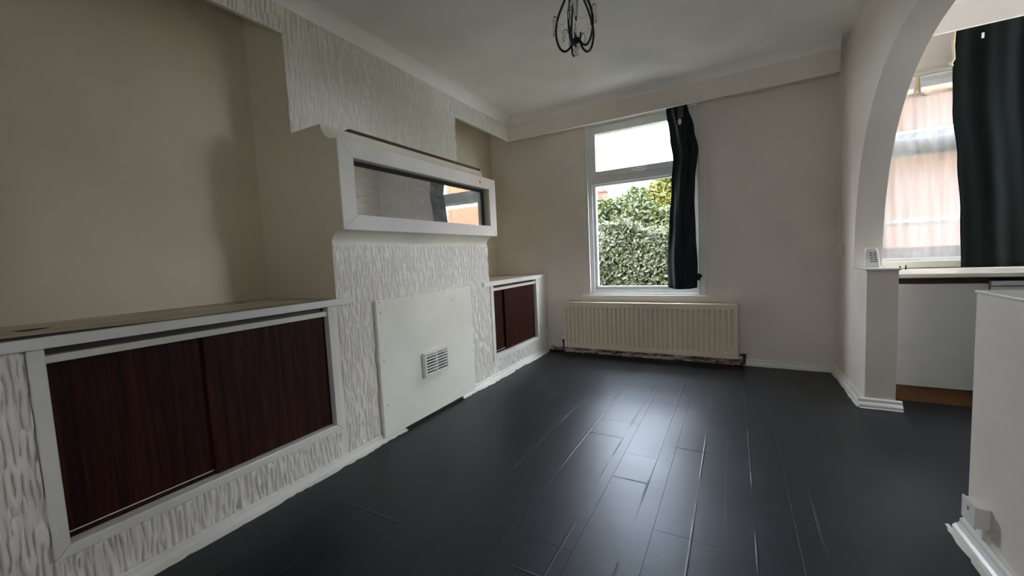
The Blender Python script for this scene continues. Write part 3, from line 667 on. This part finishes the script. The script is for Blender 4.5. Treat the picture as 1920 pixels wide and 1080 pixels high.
# ------------------------------------------------------------------ radiator
rad = tag(empty('radiator', (-0.82, 4.16, 0.07)), 'long cream ribbed panel radiator under the tall window', 'radiator')
RX0, RX1, RZ0, RZ1, RY = -1.665, 0.025, 0.072, 0.572, 4.118
NF = 36; bm = BM(); pitch = (RX1 - RX0 - 0.04) / NF
xsr = [RX0, RX0 + 0.02]; dep = [0, 0]
for i in range(NF):
    b0 = RX0 + 0.02 + i * pitch
    for t, d in ((0.10, 0), (0.24, 1), (0.52, 1), (0.66, 0), (1.0, 0)): xsr.append(b0 + t * pitch); dep.append(d)
xsr.append(RX1); dep.append(0)
zs = [RZ0, RZ0 + 0.05, RZ0 + 0.065, RZ0 + 0.08, RZ1 - 0.07, RZ1 - 0.058, RZ1 - 0.045, RZ1]; zf = [0, 0, 0.7, 1, 1, 0.7, 0, 0]
G = [[bm.verts.new((x, RY + 0.016 * d * f, z)) for x, d in zip(xsr, dep)] for z, f in zip(zs, zf)]
for a, b2 in zip(G, G[1:]):
    for i in range(len(xsr) - 1): bm.faces.new((a[i], a[i+1], b2[i+1], b2[i]))
# return edges
back = [bm.verts.new((x, RY + 0.018, z)) for x, z in ((RX0, RZ0), (RX1, RZ0), (RX1, RZ1), (RX0, RZ1))]
bm.faces.new([back[3], back[2], back[1], back[0]])
bm.faces.new([back[0], back[1]] + G[0][::-1]); bm.faces.new([back[2], back[3]] + G[-1])
bm.faces.new([back[3], back[0]] + [r[0] for r in G]); bm.faces.new([back[1], back[2]] + [r[-1] for r in G[::-1]])
part('front_panel', bm, 'rad', rad)
bpart('rear_panel', 'rad', rad, RX0 + 0.01, RX1 - 0.01, RY + 0.055, RY + 0.075, RZ0, RZ1 - 0.005)
bpart('top_grille', 'rad', rad, RX0 - 0.002, RX1 + 0.002, RY - 0.001, RY + 0.076, RZ1, RZ1 + 0.006, 0.002)
bpart('seam_lip', 'rad', rad, RX0, RX1, RY - 0.003, RY, RZ0 + 0.004, RZ0 + 0.012)
bpart('side_cap', 'rad', rad, RX1, RX1 + 0.003, RY + 0.002, RY + 0.076, RZ0, RZ1); bpart('side_cap', 'rad', rad, RX0 - 0.003, RX0, RY + 0.002, RY + 0.076, RZ0, RZ1)
for xb in (-1.4, -0.25): bpart('bracket', 'rad', rad, xb, xb + 0.03, RY + 0.075, YD - 0.002, 0.2, 0.5)
def valve(x, z, dirn, cap_h, label):
    r = tag(empty('radiator_valve', (x, 4.16, 0)), label, 'valve')
    part('tail', tube(BM(), [(x - dirn * 0.04, 4.155, z), (x, 4.155, z)], 0.009, 8), 'pipe', r)
    part('body', lathe(BM(), [(0.011, -0.028), (0.014, -0.02), (0.014, 0.012), (0.011, 0.02)], (x, 4.155, z), 10), 'pipe', r)
    part('cap', lathe(BM(), [(0.013, 0.018), (0.016, 0.024), (0.015, 0.018 + cap_h), (0.010, 0.022 + cap_h)], (x, 4.155, z), 10), 'plastic', r)
    return r
v1 = valve(-1.692, 0.135, -1, 0.045, 'white capped radiator valve next to the narrow cabinet')
part('pipe', tube(BM(), [(-1.692, 4.155, 0.11), (-1.692, 4.155, 0.07), (-1.70, 4.157, 0.035), (-1.725, 4.16, 0.018), (-1.80, 4.165, 0.014), (-1.868, 4.17, 0.014)], 0.0085, 8), 'pipe', v1)
v2 = valve(0.078, 0.105, 1, 0.012, 'low brass radiator valve on the arch side')
part('pipe', tube(BM(), [(0.078, 4.155, 0.08), (0.078, 4.155, 0.055), (0.070, 4.152, 0.03), (0.045, 4.15, 0.012), (0.03, 4.15, 0.004)], 0.009, 8), 'pipe', v2)

# ------------------------------------------------------------------ wall fittings
cd = tag(empty('switch_conduit', (XR, 4.14, 1.0)), 'white cable trunking dropping to a small switch box in the corner', 'switch')
bpart('trunking', 'white', cd, XR - 0.014, XR, 4.125, 4.150, 1.08, ZC, 0.002)
bpart('switch_box', 'white', cd, XR - 0.024, XR, 4.04, 4.145, 0.985, 1.08, 0.004)
tag(box('socket_outlet', 'white', XR - 0.014, XR, 4.075, 4.12, 0.83, 0.885, bevel=0.003), 'tiny painted over blank box beneath the corner switch', 'socket')
so_ = tag(empty('wall_socket', (XR, 1.93, 0.13)), 'white surface mounted socket box low on the divider wall', 'socket')
part('box', bx(BM(), XR - 0.034, XR, 1.885, 1.97, 0.098, 0.172), 'plastic', so_, 0.003)
part('face_plate', bx(BM(), XR - 0.040, XR - 0.034, 1.882, 1.973, 0.095, 0.175), 'plastic', so_, 0.002)
bpart('pin_slot', 'dark', so_, XR - 0.0405, XR - 0.0395, 1.924, 1.930, 0.14, 0.155)
part('cable', tube(BM(), [(XR - 0.01, 1.905, 0.1), (XR - 0.008, 1.903, 0.075), (XR - 0.010, 1.895, 0.056)], 0.006, 6), 'plastic', so_)

# air freshener on the ledge
af = tag(empty('air_freshener', (0.835, 3.62, 0.918)), 'small white plastic air freshener with dark red slots on the ledge', 'air freshener')
part('body', prism(BM(), [(0.790, 0.918), (0.872, 0.918), (0.858, 1.03), (0.848, 1.048), (0.80, 1.050), (0.792, 1.03)], 'y', 3.60, 3.645), 'plastic', af, 0.005)
for k in range(5):
    for c in range(2):
        xk, zk = 0.812 + c * 0.020 + (4 - k) * 0.0022, 0.948 + k * 0.0145
        part('slot', prism(BM(), [(xk, zk), (xk + 0.013, zk + 0.007), (xk + 0.013, zk + 0.013), (xk, zk + 0.006)], 'y', 3.5985, 3.601), 'slot', af)

# ------------------------------------------------------------------ kitchen
ku = tag(empty('kitchen_unit', (1.15, 3.6, 0)), 'plain white kitchen base unit with brown kickboard beyond the arch', 'kitchen unit')
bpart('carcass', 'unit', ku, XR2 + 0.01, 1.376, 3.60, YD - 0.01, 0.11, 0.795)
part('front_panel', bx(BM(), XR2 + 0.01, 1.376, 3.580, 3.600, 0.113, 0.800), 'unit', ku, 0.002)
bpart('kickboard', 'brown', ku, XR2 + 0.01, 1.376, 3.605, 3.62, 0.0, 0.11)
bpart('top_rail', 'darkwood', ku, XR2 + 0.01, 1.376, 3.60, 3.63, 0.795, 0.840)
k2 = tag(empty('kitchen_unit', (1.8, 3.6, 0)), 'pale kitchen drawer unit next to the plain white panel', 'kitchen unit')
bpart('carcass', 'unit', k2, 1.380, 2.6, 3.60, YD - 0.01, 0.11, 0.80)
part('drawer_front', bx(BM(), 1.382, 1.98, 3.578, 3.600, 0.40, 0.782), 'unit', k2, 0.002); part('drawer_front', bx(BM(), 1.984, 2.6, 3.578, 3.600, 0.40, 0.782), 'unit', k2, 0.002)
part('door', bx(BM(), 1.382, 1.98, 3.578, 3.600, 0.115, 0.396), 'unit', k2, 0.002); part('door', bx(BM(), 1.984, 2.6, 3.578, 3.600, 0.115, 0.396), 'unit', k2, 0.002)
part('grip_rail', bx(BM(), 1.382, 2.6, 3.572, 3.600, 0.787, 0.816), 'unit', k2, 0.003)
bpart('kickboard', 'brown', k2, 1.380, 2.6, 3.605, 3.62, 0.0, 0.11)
tag(obj('worktop', bx(BM(), XR2 + 0.004, 3.04, 3.560, YD - 0.036, 0.8405, 0.868), 'laminate', None, 0.004), 'long pale laminate worktop under the kitchen window', 'worktop')
for x_, y_, l_ in ((1.105, 4.10, 'shorter'), (1.135, 4.09, 'taller')):
    tag(obj('peg', lathe(BM(), [(0.005, 0), (0.006, 0.004), (0.0045, 0.02 if l_ == 'shorter' else 0.026), (0.003, 0.028 if l_ == 'shorter' else 0.036)], (x_, y_, 0.868), 8), 'black'), f'{l_} of two dark pegs on the kitchen worktop', 'peg')

# ------------------------------------------------------------------ chandelier
CX, CY, CZ = -0.735, 2.15, 2.245          # bottom hub
ch = tag(empty('chandelier', (CX, CY, CZ)), 'small black iron chandelier with glass drops and a pearl ball', 'chandelier')
def polar(r, a, z): return (CX + r * math.cos(a), CY + r * math.sin(a), CZ + z)
armp = crom([(0.018, 0.30), (0.030, 0.262), (0.062, 0.205), (0.092, 0.140), (0.108, 0.078), (0.107, 0.025), (0.092, -0.025), (0.066, -0.048), (0.040, -0.036), (0.022, -0.008), (0.014, 0.004)], 3)
hookp = crom([(0.100, 0.10), (0.100, 0.122), (0.106, 0.134), (0.115, 0.135), (0.121, 0.130)], 3)
for k in range(5):
    a = -1.60 + k * 2 * PI / 5
    part('arm', tube(BM(), [polar(r, a, z) for r, z in armp], 0.0060, 8), 'black', ch)
    part('hook', tube(BM(), [polar(r, a + 0.08, z) for r, z in hookp], 0.0022, 6), 'black', ch)
    hx, hy, hz = polar(0.121, a + 0.08, 0.128)
    for q in range(3):
        bm = BM(); bmesh.ops.create_icosphere(bm, subdivisions=1, radius=0.0045); bmesh.ops.translate(bm, verts=bm.verts[:], vec=(hx, hy, hz - 0.006 - 0.010 * q)); part('bead', bm, 'crystal', ch)
    part('crystal_drop', lathe(BM(), [(0.001, 0), (0.006, -0.012), (0.0075, -0.034), (0.004, -0.052), (0.0008, -0.060)], (hx, hy, hz - 0.034), 6), 'crystal', ch)
    for q in range(9):                      # garland to the next hook
        a2 = a + 0.08 + (q + 0.5) / 9 * 2 * PI / 5; s_ = math.sin((q + 0.5) / 9 * PI)
        px, py, pz = polar(0.118 - 0.035 * s_, a2, 0.120 - 0.055 * s_)
        bm = BM(); bmesh.ops.create_icosphere(bm, subdivisions=1, radius=0.0036); bmesh.ops.translate(bm, verts=bm.verts[:], vec=(px, py, pz)); part('bead', bm, 'crystal', ch)
    if k % 2 == 0:
        px, py, pz = polar(0.070, a + 0.3, 0.02)
        part('crystal_drop', lathe(BM(), [(0.001, 0), (0.006, -0.012), (0.0075, -0.034), (0.004, -0.052), (0.0008, -0.060)], (px, py, pz + 0.03), 6), 'crystal', ch)
        part('hook', tube(BM(), [polar(0.02, a + 0.3, 0.0), polar(0.035, a + 0.3, 0.022), polar(0.052, a + 0.3, 0.056), polar(0.068, a + 0.3, 0.053)], 0.002, 6), 'black', ch)
        part('prong', tube(BM(), [polar(0.016, a, 0.0), polar(0.024, a, 0.012), polar(0.026, a, 0.048)], 0.0045, 7), 'black', ch)
part('hub', lathe(BM(), [(0.008, -0.014), (0.022, -0.008), (0.024, 0.004), (0.016, 0.012), (0.006, 0.016)], (CX, CY, CZ), 14), 'black', ch)
part('ball_link', lathe(BM(), [(0.003, -0.014), (0.005, -0.025), (0.003, -0.036)], (CX, CY, CZ), 8), 'crystal', ch)
bm = BM(); bmesh.ops.create_uvsphere(bm, u_segments=18, v_segments=12, radius=0.0225); bmesh.ops.translate(bm, verts=bm.verts[:], vec=(CX, CY, CZ - 0.056))
for f in bm.faces: f.smooth = True
part('ball', bm, 'pearl', ch)
bm = BM(); bmesh.ops.create_icosphere(bm, subdivisions=2, radius=0.0045); bmesh.ops.translate(bm, verts=bm.verts[:], vec=(CX, CY, CZ - 0.080)); part('bead', bm, 'crystal', ch)
part('glass_stem', lathe(BM(), [(0.004, 0.10), (0.010, 0.13), (0.016, 0.19), (0.020, 0.25), (0.020, 0.285)], (CX, CY, CZ), 14), 'crystal', ch)
part('top_hub', lathe(BM(), [(0.014, 0.285), (0.026, 0.29), (0.028, 0.31), (0.012, 0.325)], (CX, CY, CZ), 14), 'black', ch)
part('ceiling_rose', lathe(BM(), [(0.05, ZC - CZ - 0.0005), (0.048, ZC - CZ - 0.012), (0.02, ZC - CZ - 0.035), (0.006, ZC - CZ - 0.04)], (CX, CY, CZ), 18), 'black', ch)
part('stem', tube(BM(), [(CX, CY, CZ + 0.32), (CX, CY, ZC - 0.035)], 0.005, 8), 'black', ch)

# ------------------------------------------------------------------ garden and houses outside
struct(box('ground', 'grass', -40, 40, 4.45, 60, -0.35, -0.2), 'green garden lawn outside the windows', 'lawn')
def bush(name, label, cat, x0, x1, y0, y1, top, mat, count, size, seed, zlo=-0.2, group=None):
    rd = random.Random(seed); r = tag(empty(name, ((x0 + x1) / 2, (y0 + y1) / 2, -0.2)), label, cat, group)
    # twiggy core
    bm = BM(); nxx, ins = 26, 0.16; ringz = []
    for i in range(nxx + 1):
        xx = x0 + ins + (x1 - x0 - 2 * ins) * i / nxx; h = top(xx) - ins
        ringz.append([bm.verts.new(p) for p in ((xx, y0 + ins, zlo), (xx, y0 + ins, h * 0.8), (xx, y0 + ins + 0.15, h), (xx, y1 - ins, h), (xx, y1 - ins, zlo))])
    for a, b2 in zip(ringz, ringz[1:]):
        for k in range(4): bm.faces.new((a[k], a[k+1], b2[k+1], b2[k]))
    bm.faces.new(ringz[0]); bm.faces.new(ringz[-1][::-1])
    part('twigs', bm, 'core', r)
    V, F = [], []
    for _ in range(count):
        xx = rd.uniform(x0, x1); h = top(xx); t = rd.random()
        lump = 0.10 * math.sin(xx * 5.1 + seed) * math.sin(xx * 2.3)
        if t < 0.62:
            z = zlo + (h - zlo) * rd.random(); y = y0 + lump * math.sin(z * 4.2) + abs(rd.gauss(0, 0.09)); nrm = Vector((rd.gauss(0, 0.6), -1, rd.gauss(0.35, 0.6)))
        elif t < 0.88:
            y = rd.uniform(y0, y1); z = h + rd.gauss(-0.04, 0.06); nrm = Vector((rd.gauss(0, 0.6), rd.gauss(-0.3, 0.6), 1))
        else:
            s_ = rd.choice((0, 1)); xx = (x0 if s_ == 0 else x1) + rd.gauss(0, 0.06); z = zlo + (top(xx) - zlo) * rd.random(); y = rd.uniform(y0, y1); nrm = Vector((-1 if s_ == 0 else 1, rd.gauss(0, 0.6), rd.gauss(0.3, 0.5)))
        nrm.normalize(); u = nrm.orthogonal().normalized(); u.rotate(Matrix.Rotation(rd.uniform(0, 2 * PI), 3, nrm)); w = nrm.cross(u)
        s = size * rd.uniform(0.6, 1.4); c = Vector((xx, y, z)); b_ = len(V)
        V += [c - u * s, c + w * s * 0.42 + nrm * s * 0.15, c + u * s, c - w * s * 0.42 + nrm * s * 0.15]
        F += [(b_, b_ + 1, b_ + 2), (b_, b_ + 2, b_ + 3)]
    me = bpy.data.meshes.new('foliage'); me.from_pydata([tuple(v) for v in V], [], F); me.materials.append(M[mat])
    ob = bpy.data.objects.new('foliage', me); COL.objects.link(ob); ob.parent = r; ob.matrix_parent_inverse = Matrix.Translation(r.location).inverted(); ob['kind'] = 'stuff'
    return r
bush('ivy_hedge', 'dense silvery green ivy hedge filling the tall window', 'hedge', -4.6, 0.15, 6.55, 7.2, lambda x: 1.50 + 0.10 * math.sin(x * 2.1) + 0.05 * math.sin(x * 7), 'ivy', 36000, 0.042, 11)
bush('laurel_hedge', 'bright green leafy shrub rising behind the ivy hedge', 'hedge', -5.2, -0.1, 7.62, 8.4, lambda x: (2.28 + 0.26 * (x + 1.6) if x < -1.6 else max(1.78, 2.28 - 1.3 * (x + 1.6))) + 0.05 * math.sin(x * 4.3 + 0.6) + 0.04 * math.sin(x * 11), 'fresh', 15000, 0.055, 12)
bush('golden_shrub', 'sunlit yellow green shrub overtopping the hedge', 'shrub', -1.75, 0.05, 8.75, 9.45, lambda x: 2.68 - 0.5 * (x + 0.85) ** 2 + 0.05 * math.sin(x * 9), 'yellow', 9000, 0.055, 13)

def chimney(name, label, x, y, base, w, d, h, pots, aerial=False):
    r = tag(empty(name, (x, y, -0.2)), label, 'chimney' if False else 'house')
    # the house carrying it: gabled block
    hw = 1.2
    bm = BM(); prism(bm, [(x - hw, -0.2), (x + hw, -0.2), (x + hw, base - 1.2), (x - hw, base - 1.2)], 'y', y - 1, y + 6); part('house_wall', bm, 'redbrick', r)
    bm = BM(); prism(bm, [(y - 1.2, base - 1.2), (y + 6.2, base - 1.2), (y + 2.5, base - 0.3)], 'x', x - hw - 0.1, x + hw + 0.1); part('house_roof', bm, 'slate', r)
    cy = y + 2.2; sc = (y + 2.2) / y
    st = bpart('chimney_stack', 'redbrick', r, x - w/2, x + w/2, cy, cy + d, base - 0.2, base + h)
    bpart('chimney_cap', 'redbrick', r, x - w/2 - 0.05, x + w/2 + 0.05, cy - 0.05, cy + d + 0.05, base + h, base + h + 0.12)
    for k in range(pots):
        px = x - w/2 + w * (k + 0.5) / pots
        part('chimney_pot', lathe(BM(), [(0.13, 0), (0.10, 0.05), (0.095, 0.55), (0.12, 0.6)], (px, cy + d/2, base + h + 0.12), 10), 'pot', r)
    if aerial:
        bm = BM(); tube(bm, [(x + w/2, cy, base + h), (x + w/2, cy, base + h + 1.1)], 0.025, 6); tube(bm, [(x + w/2 - 0.45, cy, base + h + 0.95), (x + w/2 + 0.3, cy, base + h + 1.05)], 0.02, 6)
        for q in range(4): tube(bm, [(x + w/2 - 0.4 + q * 0.2, cy, base + h + 0.8), (x + w/2 - 0.4 + q * 0.2, cy, base + h + 1.15)], 0.014, 5)
        part('aerial', bm, 'black', r)
    return r
chimney('brick_house', 'distant red brick house with a tall single chimney pot', -7.9, 25.0, 4.5, 0.55, 0.6, 0.75, 1)
chimney('brick_house', 'distant red brick house with paired chimney pots and an aerial', -5.26, 27.0, 4.65, 0.5, 0.6, 0.25, 2, True)

bh = tag(empty('brick_house', (5.0, 9.0, -0.2)), 'sunlit orange brick house across the garden facing the kitchen', 'house')
HX0, HX1, HY, HZ = 0.75, 9.0, 9.0, 4.6
bm = BM(); wall_holes_y(bm, HX0, HX1, -0.2, HZ, HY, HY + 0.3, [(1.55, 3.6, 2.52, 2.86), (5.2, 6.4, 0.9, 2.2)])
bx(bm, HX0, HX0 + 0.3, HY + 0.3, HY + 6, -0.2, HZ); bx(bm, HX1 - 0.3, HX1, HY + 0.3, HY + 6, -0.2, HZ)
part('house_wall', bm, 'brick', bh)
bpart('stone_band', 'stone', bh, HX0 - 0.02, HX1 + 0.02, HY - 0.03, HY, 1.36, 1.44)
part('window_frame', ring_frame(BM(), 1.55, 3.6, 2.52, 2.86, HY + 0.05, HY + 0.12, 0.04), 'pvc', bh)
for k in range(5): bpart('pane', 'pane_far', bh, 1.59 + k * 0.394, 1.59 + k * 0.394 + 0.37, HY + 0.09, HY + 0.10, 2.56, 2.82)
part('window_frame', ring_frame(BM(), 5.2, 6.4, 0.9, 2.2, HY + 0.05, HY + 0.12, 0.06), 'pvc', bh); bpart('pane', 'pane_far', bh, 5.26, 6.34, HY + 0.09, HY + 0.10, 0.96, 2.14)
bm = BM(); prism(bm, [(HY - 0.35, HZ - 0.05), (HY + 6.3, HZ - 0.05), (HY + 3, HZ + 2.0)], 'x', HX0 - 0.3, HX1 + 0.3); part('house_roof', bm, 'slate', bh)
